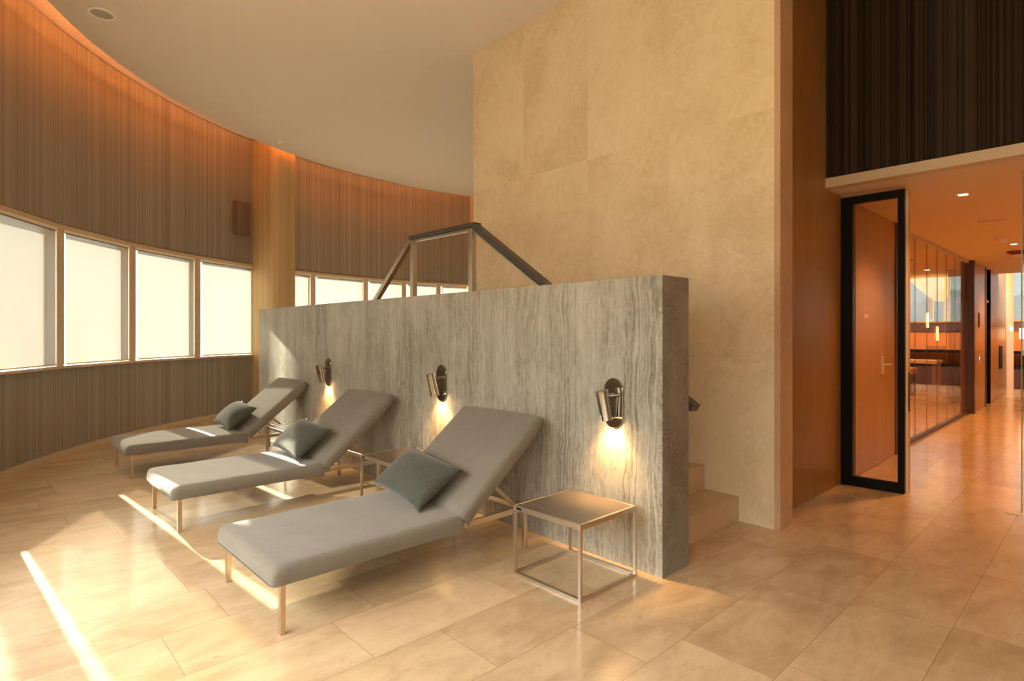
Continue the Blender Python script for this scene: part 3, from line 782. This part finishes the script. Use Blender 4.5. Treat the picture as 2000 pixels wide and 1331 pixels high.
# long table and stools in the glazed room
tb = empty('console_table', (16.3, 3.15, 0), label='long pale topped table inside the glazed room', cat='table')
boxo('tabletop', -0.35, 0.30, -0.28, 1.45, 0.665, 0.745, plain('pale_tabletop', (0.85, 0.66, 0.45), 0.25), tb, bevel=0.006)
for x in (-0.30, 0.25):
    for y in (-0.22, 1.39): boxo('leg', x-0.03, x+0.03, y-0.03, y+0.03, 0.0, 0.664, M['steel'], tb)
def make_stool(loc, lab):
    r = empty('stool', loc, label=lab, cat='stool', group='stools in the glazed room')
    boxo('seat', -0.2, 0.2, -0.2, 0.2, 0.46, 0.60, plain('tan_leather', (0.62, 0.27, 0.09), 0.5), r, bevel=0.02)
    for x in (-0.16, 0.16):
        for y in (-0.16, 0.16): boxo('leg', x-0.022, x+0.022, y-0.022, y+0.022, 0.0, 0.459, M['black'], r)
make_stool((15.3, 3.35, 0), 'tan stool with dark legs in front of the long table, nearer the corridor')
make_stool((15.3, 4.1, 0), 'tan stool with dark legs in front of the long table, deeper in the glazed room')
# pendants
for i, (x, y, z, lab) in enumerate(((13.0, 2.48, 1.47, 'slim glowing tube pendant, left and higher of the two in the glazed room'), (14.0, 2.51, 1.22, 'slim glowing tube pendant, right and lower of the two in the glazed room'))):
    r = empty('pendant_lamp', (x, y, 0), label=lab, cat='pendant lamp', group='tube pendants in the glazed room')
    bm = bmesh.new(); cyl(bm, (0, 0, z), (0, 0, z+0.28), 0.02, 14); link('tube', bm, M['pend'], r)
    bm = bmesh.new(); cyl(bm, (0, 0, z+0.281), (0, 0, 2.599), 0.004, 6); link('cord', bm, M['black'], r)
r = empty('shell_lamp', (14.9, 2.83, 0), label='large glowing cream shell-shaped hanging lamp in the glazed room', cat='pendant lamp')
bm = bmesh.new(); n = 28; rings = []
for k in range(9):
    t_ = k/8; z = 2.56-0.52*t_; rad = 0.34*(1-t_)**0.75+0.06; off = -0.20*t_
    rings.append([bm.verts.new((0.55*rad*math.cos(2*PI*i/n), off+rad*(1+0.08*math.sin(3*2*PI*i/n))*math.sin(2*PI*i/n), z)) for i in range(n)])
for a, b in zip(rings, rings[1:]):
    for i in range(n): bm.faces.new((a[i], a[(i+1) % n], b[(i+1) % n], b[i]))
bm.faces.new(rings[-1]); bm.faces.new(rings[0])
link('glowing_shell', bm, emit('shell_glow', (1.0, 0.56, 0.22), 0.9), r, smooth=True)
bm = bmesh.new(); cyl(bm, (0, 0, 2.561), (0, 0, 2.599), 0.05, 16); link('ceiling_mount', bm, M['steel'], r)

# ------------------------------------------------------------------ corridor ceiling fittings
def downlight(x, y, lab=None, z=2.6, en=58):
    r = empty('downlight', (x, y, z), label=lab or 'small recessed square downlight in the orange corridor ceiling', cat='downlight', group='downlights in the corridor ceiling')
    bm = bmesh.new(); box(bm, -0.05, 0.05, -0.05, 0.05, -0.003, 0.0); link('trim_plate', bm, M['ceil2'], r)
    bm = bmesh.new(); box(bm, -0.03, 0.03, -0.03, 0.03, -0.0055, -0.0032); link('lens', bm, M['down'], r)
    ld = bpy.data.lights.new('downlight_beam', 'SPOT'); ld.energy = en; ld.color = (1.0, 0.43, 0.105); ld.spot_size = math.radians(125); ld.spot_blend = 0.8; ld.shadow_soft_size = 0.05
    lo = bpy.data.objects.new('downlight_beam', ld); C.objects.link(lo); lo.parent = r; lo.location = (0, 0, -0.02)
DL = [((6.449, 0.969), 'recessed downlight nearest the glass door in the corridor ceiling'),
      ((10.515, 1.021), 'recessed downlight farther along the corridor ceiling, by the detectors')]
for (x, y), lab in DL: downlight(x, y, lab)
hid = 'recessed downlight on the far side of the orange corridor ceiling, away from the glass partition'
roomlab = 'recessed downlight in the ceiling of the glazed room behind the partition'
for x, y in ((6.45, -1.0), (8.5, -0.6), (10.5, -1.0), (13.5, 1.0), (13.5, -1.0), (9.3, 3.2), (12.3, 3.2), (14.8, 3.4)): downlight(x, y, roomlab if y > 2 else hid, en=(110 if y > 2 else 55))
for x, y in ((17.3, 0.8), (17.6, 3.4)): downlight(x, y, 'recessed downlight in the high ceiling by the far windows', z=3.6, en=90)
sl = empty('air_slot', (8.15, 0.98, 2.6), label='thin linear air slot in the orange corridor ceiling', cat='vent')
boxo('slot_frame', -0.03, 0.03, -0.13, 0.13, -0.003, 0.0, M['ceil2'], sl); boxo('slot', -0.008, 0.008, -0.12, 0.12, -0.0045, -0.0032, M['sill'], sl)
sm = empty('smoke_detector', (9.8, 1.053, 2.6), label='white round smoke detector on the corridor ceiling', cat='smoke detector')
bm = bmesh.new(); lathe(bm, [(0.085, 0.0), (0.085, -0.012), (0.075, -0.02)], n=28); link('base', bm, M['ceil2'], sm)
bm = bmesh.new(); lathe(bm, [(0.05, -0.0205), (0.05, -0.035), (0.035, -0.05)], n=28); link('sensor_head', bm, M['white'], sm)
fa = empty('fire_alarm', (11.46, 1.073, 2.6), label='dark red ceiling alarm with a white lens beyond the smoke detector', cat='alarm')
bm = bmesh.new(); lathe(bm, [(0.13, 0.0), (0.13, -0.012), (0.07, -0.05)], n=28); link('housing', bm, M['red'], fa)
bm = bmesh.new(); lathe(bm, [(0.06, -0.0505), (0.06, -0.075), (0.03, -0.085)], n=24); link('lens', bm, M['white'], fa)

# ------------------------------------------------------------------ outside
o = boxo('city_ground', -1500, 1500, -1500, 2500, -42, -40, M['cityg']); struct(o)
props(boxo('office_tower', 33.0, 43.0, 371, 381, -40, 13.7, M['cityb']), 'pale tower block on the hazy horizon seen through the second window', 'building')
props(boxo('apartment_block', 18.0, 24.0, 400, 412, -40, 6.5, M['cityb']), 'lower pale block on the hazy horizon left of the tower', 'building')

# wooded rise beyond the far windows
bm = bmesh.new(); rows = []
for i in range(5):
    rows.append([bm.verts.new((60+i*6, -40+j*2.0, (-40 if i in (0, 4) else 3.2+1.6*math.sin(j*0.9)+1.3*math.sin(j*2.3+i)+0.8*random.random()))) for j in range(61)])
for a, b in zip(rows, rows[1:]):
    for j in range(60): bm.faces.new((a[j], a[j+1], b[j+1], b[j]))
struct(link('hillside', bm, M['leaf']))
